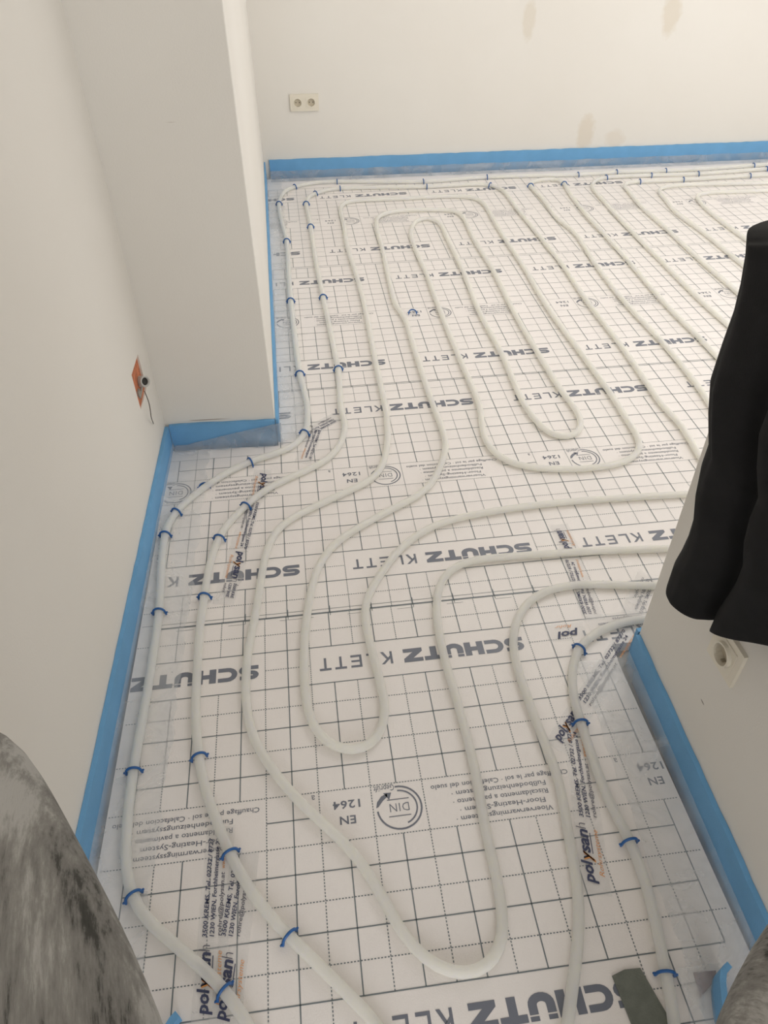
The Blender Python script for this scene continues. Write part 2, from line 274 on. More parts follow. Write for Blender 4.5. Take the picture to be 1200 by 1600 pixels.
TAPES = [
 ('T1',[('L', (-0.143, 0.004), (-0.143, 0.102)), ('A', (-0.138, 0.117), (-0.134, 0.286))]),
 ('T1b',[('L', (-0.116, -0.008), (-0.105, 0.085)), ('A', (-0.107, 0.113), (-0.091, 0.232))]),
 ('T2',[('L', (0.519, 0.116), (0.537, 0.22)), ('A', (0.55, 0.233), (0.584, 0.42))]),
 ('T3',[('L', (0.541, 0.393), (0.604, 0.458)), ('A', (0.623, 0.474), (0.788, 0.644))]),
 ('T4',[('L', (0.736, 0.933), (0.735, 1.007))]),
 ('T4b',[('A', (0.719, 0.712), (0.732, 0.893))]),
 ('T5',[('P', (0.671, 0.669), (0.617, 0.669))]),
 ('T6',[('A', (0.891, 0.804), (0.82, 0.708))]),
 ('T6b',[('A', (0.834, 0.683), (0.717, 0.682))]),
 ('T7',[('L', (-0.053, 1.359), (-0.066, 1.25)), ('A', (-0.082, 1.233), (-0.114, 1.048)), ('L', (-0.116, 1.039), (-0.131, 0.936)), ('A', (-0.137, 0.928), (-0.145, 0.879))]),
 ('T8',[('A', (0.172, 1.611), (0.102, 1.56)), ('A', (0.112, 1.559), (0.072, 1.41))]),
]


# ------------------------------------------------------------------ floor: insulation boards with printed foil
fb = MB()
floor_poly = [(XLF(BACK), BACK), (XLF(1.505), 1.508), (-.004, 1.492), (-.016, 4.033), (XE, YFF(XE)), (XE, .66), (.735, .62), (.731, .56), (.739, BACK)]
fb.prism(floor_poly, -.03, 0.0, 0)
fb.prism([(-.6, BACK), (-.6, 4.3), (XE+.1, 4.3), (XE+.1, BACK)], -.06, -.031, 1)

SHEETS = [  # (dx, y at sheet start, y scale, right end of the lettering panel in sheet coordinates)
    (0.0, -.2, 1.0, .55, -3), (.003, .8023, 1.0, .65, -3), (.0486, 1.795, 1.0, .35, -1), (-.0115, 2.81, 1.035, .75, -2)]
PER = .6
def inside(x, y):
    if y < -.6 or y > YFF(x)-.001: return False
    if y < .62: return XLF(y)+.001 < x < .7305
    if y < 1.5: return XLF(y)+.001 < x < 3.7
    return -.004-.0048*(y-1.49)+.001 < x < 3.7
ZI = .0005
def flat(mb, x0, y0, x1, y1, mi):
    if not (inside(x0, y0) and inside(x1, y1)): return
    mb.quad((x0, y0, ZI), (x1, y0, ZI), (x1, y1, ZI), (x0, y1, ZI), mi)
def stamp(mb, geo, ox, oy, sx, sy, mi, rot=PI, z=ZI, clip=True):
    vs, fs = geo[0], geo[1]; c, s_ = math.cos(rot), math.sin(rot)
    V = [(ox + (x*sx)*c - (y*sy)*s_, oy + (x*sx)*s_ + (y*sy)*c, z) for x, y in vs]
    F = [f for f in fs if (not clip) or all(inside(V[i][0], V[i][1]) for i in f)]
    if F: mb.add(V, F, mi)

def stroke(pts, wd):
    P = [Vector((a, b)) for a, b in pts]; L_ = []; R_ = []
    for i, p in enumerate(P):
        d0 = (P[i]-P[i-1]).normalized() if i > 0 else None; d1 = (P[i+1]-P[i]).normalized() if i < len(P)-1 else None
        d = ((d0 or d1)+(d1 or d0)).normalized(); n = Vector((-d.y, d.x)); k = 1.0
        if d0 and d1: k = 1/max(.5, n.dot(Vector((-d1.y, d1.x))))
        L_.append(p+n*wd*k/2); R_.append(p-n*wd*k/2)
    n = len(P); return [tuple(v) for v in L_+R_], [(i, i+1, n+i+1, n+i) for i in range(n-1)]
def merge(*gs):
    V = []; F = []
    for v, f in gs: o = len(V); V += v; F += [tuple(i+o for i in q) for q in f]
    return V, F
def rect(a, b, c, d): return [(a, b), (c, b), (c, d), (a, d)], [(0, 1, 2, 3)]
def arc(cx, cy, rx, ry, a0, a1, n=8): return [(cx+rx*math.cos(a0+(a1-a0)*i/n), cy+ry*math.sin(a0+(a1-a0)*i/n)) for i in range(n+1)]
H_ = PI/2
G = {
 'S': stroke([(.96, .86)] + arc(.36, .68, .215, .18, H_, 3*H_, 7) + arc(.66, .32, .215, .18, H_, -H_, 7) + [(.02, .14)], .27),
 'C': stroke([(.98, .86)] + arc(.5, .5, .35, .36, H_, 3*H_, 10) + [(.98, .14)], .28),
 'H': merge(rect(0, 0, .34, 1), rect(.66, 0, 1, 1), rect(.34, .36, .66, .66)),
 'U': merge(stroke([(.165, .76)] + arc(.5, .42, .335, .28, PI, 2*PI, 10) + [(.835, .76)], .33), rect(0, .82, .33, 1), rect(.67, .82, 1, 1)),
 'T': merge(rect(0, .70, 1, 1), rect(.33, 0, .67, .70)),
 'Z': ([(0, 1), (1, 1), (1, .74), (.5, .27), (1, .27), (1, 0), (0, 0), (0, .25), (.5, .72), (0, .72)], [(0, 9, 8, 2, 1), (8, 7, 3, 2), (7, 6, 5, 4, 3)]),
 'k': merge(rect(0, 0, .2, 1), ([(.2, .34), (.2, .58), (.72, 1), (1, 1)], [(0, 3, 2, 1)]), ([(.36, .52), (.52, .62), (1, 0), (.74, 0)], [(0, 3, 2, 1)])),
 'l': merge(rect(0, 0, .2, 1), rect(.2, 0, .9, .17)),
 'e': merge(rect(0, 0, .2, 1), rect(.2, 0, .95, .17), rect(.2, .42, .9, .57), rect(.2, .83, .95, 1)),
 't': merge(rect(0, .83, 1, 1), rect(.4, 0, .6, .83))}
def brand_line(mb, x_right, yc):
    x = x_right
    for ch in 'SCHUTZ':
        stamp(mb, G[ch], x, yc+.0185, .0432, .037, 2); x -= .0467
    x = x_right - .302
    for i, ch in enumerate('klett'):
        stamp(mb, G[ch], x, yc+.017, .026, .034, 2); x -= .0345
def din_mark(mb, cx, cy):
    R = .042
    def st(p, wd): stamp(mb, stroke(p, wd), cx, cy, 1, 1, 2)
    st(arc(0, 0, R, R, math.radians(275), math.radians(5), 26), .0034)
    st(arc(0, 0, R*.80, R*.80, math.radians(270), math.radians(110), 18), .0030)
    stamp(mb, ([(.0440, -.003), (.0410, -.015), (.032, -.0255), (.0200, -.0300), (.0205, -.0235), (.030, -.016), (.0385, -.006)], [(0, 1, 2, 3, 4, 5, 6)]), cx, cy, 1, 1, 2)
    stamp(mb, ([(.0275, -.0315), (.012, -.0310), (.0175, -.0170)], [(0, 1, 2)]), cx, cy, 1, 1, 2)
    g = text_geo('DIN', bold=-.008, spacing=1.1)
    stamp(mb, g, cx+.0185, cy+.0085, .037/g[2], .017, 2)
    st([(-.020, .0165), (.022, .0165)], .0017); st([(-.020, -.0165), (.022, -.0165)], .0017)
    g = text_geo('Gepr\u00fcft'); stamp(mb, g, cx-.005, cy+.0475, .040/g[2], .0125, 2)
LANG = ['Vloerverwarmingssysteem \u00b7', 'Floor-Heating-System \u00b7', 'Riscaldamento a pavimento \u00b7', 'Fu\u00dfbodenheizungssystem \u00b7', 'Chauffage par le sol \u00b7 Calefaccion del suelo']
for (dx, y0, sy, pr, k0) in SHEETS:
    def Y(t): return y0 + (t+.2)*sy        # t: -0.2 .. 0.8 within the sheet
    # lettering panels (kept free of the grid): (x0, x1, t0, t1)
    panels = []
    for k in range(k0, 8):
        a = pr + PER*k
        panels += [(a-.5, a, -.1, 0.0), (a-.5, a, .6, .7)]
        panels += [(a-.5, a-.4, .25, .35), (a-.4, a-.3, .25, .35), (a-.3, a, .25, .35)]
        xr = a+dx
        if xr > -.6 and xr-.6 < 3.8:
            brand_line(fb, xr-.014, Y(.65))
            if not (y0 < 0 and xr > .6): brand_line(fb, xr-.014, Y(-.05))
            din_mark(fb, xr-.35, Y(.30))
            for tx, yy in (('EN', .2885), ('1264', .319)):
                g = text_geo(tx, bold=.018, spacing=1.08); wd = .030 if tx == 'EN' else .052
                stamp(fb, g, xr-.449+wd/2, Y(yy)+.007, wd/g[2], .0155, 2)
            g = text_geo('a'); stamp(fb, g, xr-.508, Y(.345), .012, .014, 2)
            for i, s_ in enumerate(LANG):
                g = text_geo(s_, bold=.006); wd = .185 if i < 4 else .272
                if i == 1: wd = .165
                xc = xr-.155+ (0 if i < 4 else .006)
                stamp(fb, g, xc+wd/2, Y(.2665+.0168*i)+.001, wd/g[2], .0098, 2)
    def cut(lo, hi, holes):
        segs = [(lo, hi)]
        for a, b in holes:
            ns = []
            for s0, s1 in segs:
                if b <= s0 or a >= s1: ns.append((s0, s1)); continue
                if a > s0: ns.append((s0, a))
                if b < s1: ns.append((b, s1))
            segs = ns
        return segs
    e = 1e-4
    # lines across (constant y)
    for k in range(0, 21):
        t = -.2 + .05*k; sol = (k % 2 == 0)
        holes = [(a, b) for a, b, c, d in panels if c+e < t < d-e]
        hw = .0011 if sol else .00095
        for s0, s1 in cut(-.5, 3.8, holes):
            x = s0
            if sol:
                while x < s1-1e-6:
                    x2 = min(s1, x+.05); flat(fb, x+dx, Y(t)-hw, x2+dx, Y(t)+hw, 3); x = x2
            else:
                n = int(round((s1-s0)/.00556))
                for i in range(n): flat(fb, s0+dx+i*.00556, Y(t)-hw, s0+dx+i*.00556+.0032, Y(t)+hw, 3)
    # lines along (constant x)
    for k in range(-10, 78):
        x = .05*k; sol = (k % 2 == 0)
        holes = [(c, d) for a, b, c, d in panels if a+e < x < b-e]
        hw = .0011 if sol else .00095
        for s0, s1 in cut(-.2, .8, holes):
            t = s0
            if sol:
                while t < s1-1e-6:
                    t2 = min(s1, t+.05); flat(fb, x+dx-hw, Y(t), x+dx+hw, Y(t2), 3); t = t2
            else:
                n = int(round((s1-s0)/.00556))
                for i in range(n): flat(fb, x+dx-hw, Y(s0+i*.00556), x+dx+hw, Y(s0+i*.00556+.0032), 3)
# doubled line and fold where the first two board rows meet
x = -.335
while x < .76:
    flat(fb, x, .8125, x+.04, .8137, 3); flat(fb, x, .790, x+.04, .7908, 3) if int(x*25) % 3 == 0 else None; x += .04
for k in range(-3, 9): flat(fb, .1*k+.004, .792, .1*k+.0055, .822, 3)
M['ink_line'] = mat('foil_line_ink', (.17, .20, .22), .34, spec=.6)
floor = struct(fb.build('floor', [M['foil'], M['sub'], M['ink2'], M['ink_line']]))

# ------------------------------------------------------------------ walls
HW = 2.65
# left wall with a rough square opening (brick behind)
HY0, HY1, HZ0, HZ1 = 1.330, 1.435, .268, .372
def lw(v): return (XL(v[1]) + v[0], v[1], v[2])
b = MB()
b.box(-.15, BACK, -.06, 0, HY0, HW, fn=lw); b.box(-.15, HY1, -.06, 0, 1.62, HW, fn=lw)
b.box(-.15, HY0, -.06, 0, HY1, HZ0, fn=lw); b.box(-.15, HY0, HZ1, 0, HY1, HW, fn=lw)
struct(b.build('wall_left', M['wall_l']))
# column: front face and long side face
b = MB(); b.prism([(-.5, YC(-.5)), (XC(1.52), YC(-.005)), (XC(4.2), 4.2), (-.5, 4.2)], -.06, HW)
struct(b.build('wall_column', M['wall_c'], bevel=.003))
b = MB(); b.prism([(-.5, YF(-.5)), (XE+.1, YF(XE)), (XE+.1, 4.35), (-.5, 4.35)], -.06, HW)
struct(b.build('wall_far', M['wall_f']))
b = MB(); b.prism([(XR(BACK), BACK), (XR(.585), .585), (1.05, .598), (1.05, BACK)][::-1], -.06, HW)
struct(b.build('wall_right', M['wall_r'], bevel=.004))
b = MB()
b.box(1.05, .38, -.06, 1.45, .605, HW); b.box(3.75, .38, -.06, XE, .605, HW); b.box(1.45, .38, -.06, 3.75, .605, .5); b.box(1.45, .38, 2.3, 3.75, .605, HW)
struct(b.build('wall_near', M['wall']))
b = MB(); frs = ((1.45, 1.51, .5, 2.3), (3.69, 3.75, .5, 2.3), (1.51, 3.69, .5, .56), (1.51, 3.69, 2.24, 2.3), (2.57, 2.63, .56, 2.24))
for a0, a1, c0, c1 in frs: b.box(a0, .42, c0, a1, .48, c1)
struct(b.build('window_2', mat('window_frame_white', (.8, .8, .8), .4)))
b = MB(); b.box(XE, .5, -.06, XE+.15, 4.35, .55); b.box(XE, .5, 2.15, XE+.15, 4.35, HW); b.box(XE, .5, .55, XE+.15, 1.15, 2.15); b.box(XE, 3.65, .55, XE+.15, 4.35, 2.15)
struct(b.build('wall_side', M['wall']))
b = MB()
for a0, a1, c0, c1 in ((1.15, 1.21, .55, 2.15), (3.59, 3.65, .55, 2.15), (1.21, 3.59, .55, .61), (1.21, 3.59, 2.09, 2.15), (2.37, 2.43, .61, 2.09)): b.box(XE+.06, a0, c0, XE+.12, a1, c1)
wf = struct(b.build('window_1', mat('window_frame_white', (.8, .8, .8), .4)))
b = MB(); b.box(-.55, BACK, HW, XE+.15, 4.35, HW+.1)
struct(b.build('ceiling', M['wall']))

# ------------------------------------------------------------------ blue edge insulation strips and their clear foil skirts
def strip(name, pts, th, z0, z1, side, label, zj=.0015):
    """upright foam strip along pts (wall face), th towards the room on the given side"""
    P = catmull([(x, y, 0) for x, y in pts], .03); b = MB(); rings = []
    for i, p in enumerate(P):
        t = (P[min(i+1, len(P)-1)]-P[max(i-1, 0)]).normalized(); n = Vector((-t.y, t.x, 0))*side
        q = random.uniform(-zj, zj)
        rings.append([p+n*.0006+Vector((0, 0, z0)), p+n*th+Vector((0, 0, z0)), p+n*th+Vector((0, 0, z1+q)), p+n*.0006+Vector((0, 0, z1+q))])
    V = [v for r_ in rings for v in r_]; F = []
    for i in range(len(P)-1):
        for k in range(4): F.append((i*4+k, i*4+(k+1) % 4, i*4+4+(k+1) % 4, i*4+4+k))
    F += [(0, 1, 2, 3), tuple(len(V)-4+k for k in (3, 2, 1, 0))]
    b.add(V, F); o = b.build(name, M['foam'])
    return tag(o, label, 'foam strip', 'blue edge strips')
def skirt(parent, pts, side, prof, m_, wob=.004, sd=1, step=.02, fade=None):
    """clear film: profile [(distance from wall, z)] swept along pts"""
    rnd = random.Random(sd); P = catmull([(x, y, 0) for x, y in pts], step); V = []; n_ = len(prof)
    ph = [rnd.uniform(0, 6) for _ in range(12)]
    for i, p in enumerate(P):
        t = (P[min(i+1, len(P)-1)]-P[max(i-1, 0)]).normalized(); n = Vector((-t.y, t.x, 0))*side
        for k, (d, z) in enumerate(prof):
            s_ = i*step
            wv = math.sin(s_*31+ph[k % 12]+k*.7)*.5+math.sin(s_*73+ph[(k+3) % 12]*2+k*1.9)*.35+rnd.uniform(-.35, .35)
            ww = wob*(.3 if z < .008 else 1)
            V.append(p+n*(d+wv*(wob*1.6 if k == n_-1 else ww*.35))+Vector((0, 0, max(.0012, z+wv*ww*.5) if z < .02 else z+wv*ww)))
    F = [(i*n_+k, i*n_+k+1, (i+1)*n_+k+1, (i+1)*n_+k) for i in range(len(P)-1) for k in range(n_-1)]
    b = MB(); b.add(V, F, 0, True); return b.build('foil_skirt', m_, parent)

lp = [(XL(y), y) for y in (-.62, 0, .5, 1.0, 1.522)]
s1 = strip('edge_insulation_strip', lp, .011, -.03, .080, -1, 'blue foam edge strip along the foot of the left wall')
skirt(s1, lp, -1, [(.0120, .022), (.0130, .014), (.016, .007), (.026, .004), (.05, .003), (.085, .0035), (.125, .003)], M['film'], .004, 3)
cp = [(-.321, YC(-.321)), (-.2, YC(-.2)), (-.1, YC(-.1)), (-.006, YC(-.006))]
s2 = strip('edge_insulation_strip', cp, .011, -.03, .081, -1, 'short blue foam edge strip under the front face of the column')
# grey foil flap standing in front of the strip, rising to the right
b = MB(); nx = 26; nz = 7; V = []; rnd = random.Random(5)
for i in range(nx+1):
    u = i/nx; xx = -.315+.325*u; top = .012+.062*max(0, (u-.12)/.88)**.9
    for k in range(nz+1):
        v_ = k/nz; V.append((xx+rnd.uniform(-.002, .002), YC(xx)-.014-.018*(1-v_)**1.5-.004*math.sin(u*17+v_*3)*(1-v_)-rnd.uniform(0, .002), .002+(top-.002)*v_))
b.add(V, [(i*(nz+1)+k, (i+1)*(nz+1)+k, (i+1)*(nz+1)+k+1, i*(nz+1)+k+1) for i in range(nx) for k in range(nz)], 0, True)
b.build('foil_skirt', M['film2'], s2)
kp = [(XC(y), y) for y in (1.512, 2.2, 3.0, 4.068)]
s3 = strip('edge_insulation_strip', kp, .0085, -.03, .083, -1, 'narrow blue foam edge strip down the long side face of the column')
skirt(s3, kp, -1, [(.009, .03), (.011, .018), (.014, .008), (.022, .004), (.05, .003), (.09, .003)], M['film'], .004, 9)
fp = [(x, YF(x)) for x in (.006, 1, 2, 3, 4.19)]
s4 = strip('edge_insulation_strip', fp, .010, -.03, .088, -1, 'long blue foam edge strip along the foot of the far wall')
skirt(s4, fp, -1, [(.012, .030), (.018, .018), (.030, .008), (.050, .0045), (.075, .003), (.11, .003)], M['film2'], .003, 4, .03)
rp = [(XR(y), y) for y in (-.62, -.3, 0, .3, .578)]
s5 = strip('edge_insulation_strip', rp, .011, -.03, .080, 1, 'blue foam edge strip below the socket on the door pillar')
skirt(s5, rp, 1, [(.0118, .022), (.016, .020), (.021, .018), (.027, .010), (.045, .0035), (.08, .003), (.13, .003)], M['film'], .0028, 8)
np_ = [(XR(.585)-.001, .5865), (.9, .590), (1.6, .599)]
s6 = strip('edge_insulation_strip', np_, .011, -.03, .080, 1, 'blue foam edge strip wrapping behind the corner of the door pillar')
tp_ = [(.668, -.040), (.652, -.050), (.638, -.08), (.628, -.125), (.64, -.20), (.68, -.25)]
s7 = strip('edge_insulation_strip', tp_, .010, 0.0, .05, 1, 'loose curved blue foam strip end at lower right beside the grey knee')
tp2 = [(-.2, -.035), (-.205, -.005), (-.19, .012)]
s8 = strip('edge_insulation_strip', tp2, .012, 0.0, .02, -1, 'tiny blue foam scrap at lower left beside the grey knee')

# ------------------------------------------------------------------ heating pipes
R_PIPE = .0098
PLABEL = {
 'A': 'milky white heating pipe looping down the left side nearest the wall',
 'B': 'milky white heating pipe second from the left wall down the hall',
 'C': 'long milky white heating pipe making the parallel loops and U-turns across the middle',
 'D': 'milky white heating pipe curving from the doorway towards the lower right, without clips',
 'E': 'milky white heating pipe turning round the door pillar corner on the right',
 'F': 'milky white heating pipe with a narrow U-turn near the far wall, right of centre',
 'G': 'milky white heating pipe second from the far wall in the right corner row',
 'H': 'milky white heating pipe third from the far wall, turning down into the room',
 'I': 'milky white heating pipe fourth from the far wall, turning down into the room',
 'J': 'milky white heating pipe fifth from the far wall, nearest the top of the black cloth'}
PATHS = {}
for k, pts in PIPES.items():
    P = smooth_path(catmull([(x, y, R_PIPE+.0015) for x, y in pts], .02), 6)
    PATHS[k] = P
    b = MB(); b.tube(P, R_PIPE, 12); tag(b.build('heating_pipe', M['pipe']), PLABEL[k], 'pipe', 'floor heating pipes')

# ------------------------------------------------------------------ blue pipe clips
def clip_mesh():
    b = MB(); r = .0138
    pts = [(r+.0015, 0, .0015)] + [(r*math.cos(a), 0, .0085+r*math.sin(a)) for a in [PI*i/14 for i in range(15)]] + [(-r-.0015, 0, .0015)]
    b.tube(pts, .0027, 8)
    for s_ in (-1, 1):
        b.tube([(s_*(r-.001), 0, .008), (s_*(r+.0015), 0, .0065), (s_*(r+.0058), 0, .0085)], [.0022, .0028, .0018], 8)
        b.tube([(s_*(r+.0005), 0, .004), (s_*(r+.0025), 0, -.006)], [.0020, .0012], 6)
    return b
clip0 = clip_mesh().build('pipe_clip', M['clip'])
ORD = ['first', 'second', 'third', 'fourth', 'fifth', 'sixth', 'seventh', 'eighth', 'ninth', 'tenth', 'eleventh', 'twelfth', 'thirteenth', 'fourteenth']
CL = {
 'A': ['blue clip on the wall-side pipe by the far wall, furthest right']*1 + [
   'blue clip on the row nearest the far wall, second from the right', 'blue clip on the row nearest the far wall, third from the right', 'blue clip on the row nearest the far wall, above the single arch clips',
   'blue clip on the row nearest the far wall, near its middle', 'blue clip on the row nearest the far wall, upper one of the middle-left pair', 'blue clip on the row nearest the far wall, upper one of the leftmost pair',
   'blue clip at the far left corner, topmost of the corner group', 'blue arched clip in the far left corner, nearest the column', 'blue arched clip beside the column strip, second below the corner',
   'blue arched clip beside the column, left of a similar pair', 'blue arched clip beside the column foot, left of its pair', 'blue arched clip just right of the column front corner', 'blue upright clip on the pipe in front of the column strip',
   'blue sideways clip on the outer pipe bend by the left wall', 'blue arched clip next to the left wall, just below the sideways clip', 'blue arched clip next to the left wall, beside the seam line', 'blue arched clip next to the left wall, above the multilingual print', 'blue arched clip on the outer pipe touching the left grey knee', 'blue clip over the printed tape at the bottom left edge'],
 'B': ['blue clip at the bend of the second row, near the middle of the far wall', 'blue clip on the second row from the far wall, lower one of the middle-left pair', 'blue clip on the second row from the far wall, lower one of the leftmost pair',
   'blue clip at the bend of the second pipe near the far left corner', 'blue arched clip on the second pipe, right one of the corner pair', 'blue arched clip on the second pipe below the corner pair', 'blue arched clip beside the column, right of a similar pair', 'blue arched clip near the column foot, right of its pair',
   'blue clip at the top of the printed tape left of the loops', 'blue clip on the second pipe between the tape and the left wall', 'blue arched clip on the second pipe just above the seam line', 'blue arched clip on the second pipe below the lower left heading', 'blue clip on the second pipe over the address tape', 'blue clip on the diagonal pipe at lower left of the big circle mark'],
 'E': ['blue clip at the pipe bend left of the pillar corner', 'blue arched clip on the crossing of two printed tapes', 'blue arched clip on the right-hand pipe between tape and pillar strip', 'blue arched clip beside the grey-green tape piece'],
 'F': ['blue arched clip right of the middle, left one of the narrow U-turn', 'blue arched clip right of the middle, right one of the narrow U-turn'],
 'G': ['blue clip on the second row by the far wall, furthest right', 'blue clip on the second row by the far wall, right of the twin uprights', 'blue clip on the second row by the far wall, between two upright clips', 'blue hooked clip at the bend of the second row'],
 'H': ['blue clip on the third row by the far wall, furthest right', 'blue clip on the third row by the far wall, middle one of three', 'blue clip on the third row by the far wall, leftmost of three']}
used = False
def put_clip(x, y, ang, label, rx=0, z=.0015):
    global used
    o = clip0 if not used else clip0.copy()
    if used: COL.objects.link(o)
    used = True
    o.location = (x, y, z); o.rotation_euler = (rx, 0, ang); tag(o, label, 'clip', 'blue pipe clips')
for k, L_ in CLIPS.items():
    P = PATHS[k]
    for i, (x, y) in enumerate(L_):
        q = Vector((x, y, R_PIPE)); j = min(range(1, len(P)-1), key=lambda n: (P[n]-q).length)
        t = (P[j+1]-P[j-1]).normalized()
        if (P[j]-q).length < .03: x, y = P[j].x, P[j].y
        put_clip(x, y, math.atan2(t.y, t.x)+PI/2+random.uniform(-.12, .12), CL[k][i])
put_clip(LOOSE[0][0], LOOSE[0][1]+.004, PI+.15, 'blue clip lying flat with its open side to the far wall near the column', rx=PI/2*.96, z=.006)
put_clip(LOOSE[1][0], LOOSE[1][1], PI-.1, 'loose blue clip lying alone between pipes in the middle of the room', rx=PI/2*.8, z=.006)

# ------------------------------------------------------------------ clear adhesive tape with printing
TL = {
 'T1': 'clear tape strip with navy and orange print at lower left, left one of two overlapping', 'T1b': 'clear tape strip with navy and orange print at lower left, right one of two overlapping',
 'T2': 'clear printed tape strip running towards the camera at lower right, with a full logo', 'T3': 'clear printed tape strip running diagonally to the door pillar corner',
 'T4': 'short clear printed tape end on the right, beside the heading above the doorway pipes', 'T4b': 'clear tape with rows of small print between the doorway pipes',
 'T5': 'short clear tape with an upside down logo left of the pillar corner', 'T6': 'small clear tape piece at the door pillar edge above the pipe', 'T6b': 'crumpled clear tape at the pillar corner under the pipe',
 'T7': 'long clear printed tape strip left of the loops, in front of the column', 'T8': 'bent clear tape strip with small print right of the column corner'}
def tape_text(mb, kind, a, b, off=0.0):
    a = Vector(a); b = Vector(b); d = b-a; L_ = d.length; rot = math.atan2(d.y, d.x); n = Vector((-math.sin(rot), math.cos(rot)))
    def put(s_, v, h, x0, x1, mi, **kw):
        g = text_geo(s_, **kw); p = a + d.normalized()*(x0*L_) + n*v
        stamp(mb, g, p.x, p.y, (x1-x0)*L_/g[2], h, mi, rot=rot, z=.0022, clip=False)
    if kind == 'P':
        put('pol', 0, .019, 0, 1.0, 0, shear=.25, bold=.03); put('Rohr', -.0185, .0085, .2, .95, 1, shear=.35, bold=-.004)
    elif kind == 'L':
        put('pol', 0, .019, 0, .40, 0, shear=.25, bold=.03); put('y', -.0005, .019, .345, .555, 1, shear=.25, bold=.02); put('y', .001, .019, .37, .56, 0, shear=.25, bold=.0)
        put('san', 0, .019, .51, .93, 0, shear=.25, bold=.03); put('h', .001, .019, .93, 1.04, 2, shear=.2, bold=-.015)
        put('Rohrsysteme', -.0185, .0085, .12, .92, 1, shear=.35, bold=-.004)
        mb.quad(*[tuple((a+d.normalized()*(u*L_)+n*v).to_3d()+Vector((0, 0, .0022))) for u, v in ((.5, -.005), (.86, -.005), (.86, -.0035), (.5, -.0035))], 0)
    else:
        f = min(1.0, L_/.17); cutn = lambda s_: s_[:max(3, int(len(s_)*f))]
        put(cutn('3500 KREMS, Tel. 02732 / 87270'), .0125, .0075, 0, 1, 0, shear=.2, bold=.018)
        put(cutn('1230 WIEN, Forchheimergasse 24'), .0005, .0075, 0, .95, 0, shear=.2, bold=.018)
        put(cutn('rohre@polysan.at \u00b7'), -.0115, .0075, 0, .62, 2, shear=.2, bold=.01)
        if f > .8: put('www.polysan.at', -.0115, .0075, .66, 1.0, 1, shear=.3, bold=.0)
for nm, runs in TAPES:
    b = MB(); ink = MB()
    A0 = Vector(runs[0][1]); B0 = Vector(runs[-1][2]); rnd = random.Random(nm)
    pts = [Vector(r_[i]) for r_ in runs for i in (1, 2)]
    if nm in ('T7', 'T8'): P2 = [pts[0]] + pts[1:-1] + [pts[-1]]
    else: P2 = [A0, B0]
    P2[0] = P2[0] - (P2[1]-P2[0]).normalized()*.018; P2[-1] = P2[-1] + (P2[-1]-P2[-2]).normalized()*.02
    P3 = catmull([(p.x, p.y, 0) for p in P2], .012); V = []
    for i, p in enumerate(P3):
        t = (P3[min(i+1, len(P3)-1)]-P3[max(i-1, 0)]).normalized(); n = Vector((-t.y, t.x, 0))
        wd = .0255
        for v_ in (wd, wd*.33, -wd*.33, -wd): V.append(p+n*v_+Vector((0, 0, .0014+rnd.uniform(0, .0007 if nm not in ('T6', 'T6b') else .006))))
    b.add(V, [(i*4+k, i*4+k+1, i*4+5+k, i*4+4+k) for i in range(len(P3)-1) for k in range(3)], 0, True)
    for kind, a, c in runs: tape_text(ink, kind, a, c)
    o = tag(b.build('adhesive_tape', M['tape']), TL[nm], 'tape', 'clear printed tapes')
    ink.build('tape_print', [M['navy'], M['orange'], M['grey_ink']], o)
# broken heading lettering on crumpled tape by the pillar
b = MB(); pl = [(.497, -.024), (.520, -.018), (.546, -.019), (.556, -.060), (.566, -.100), (.590, -.19), (.527, -.19), (.503, -.09)][::-1]
b.prism(pl, .0012, .0032); tag(b.build('cloth_tape', M['duct']), 'grey-green cloth tape piece stuck on the foil at the bottom right', 'tape')
b = MB(); b.prism([(.628, -.036), (.665, -.038), (.660, -.050), (.623, -.071)], .0012, .0028); tag(b.build('paper_scrap', M['red']), 'dull dark red scrap under the foil beside the loose blue strip end', 'scrap')
b = MB(); nn = 10; V = []
for i in range(nn+1):
    for k in range(nn+1):
        V.append((.60+.075*i/nn-.02*k/nn+random.uniform(-.002, .002), -.03-.15*k/nn, .004+.010*abs(math.sin(i*1.1+k*.5))))
b.add(V, [(i*(nn+1)+k, (i+1)*(nn+1)+k, (i+1)*(nn+1)+k+1, i*(nn+1)+k+1) for i in range(nn) for k in range(nn)], 0, True)
b.build('foil_skirt', M['film'], s7)

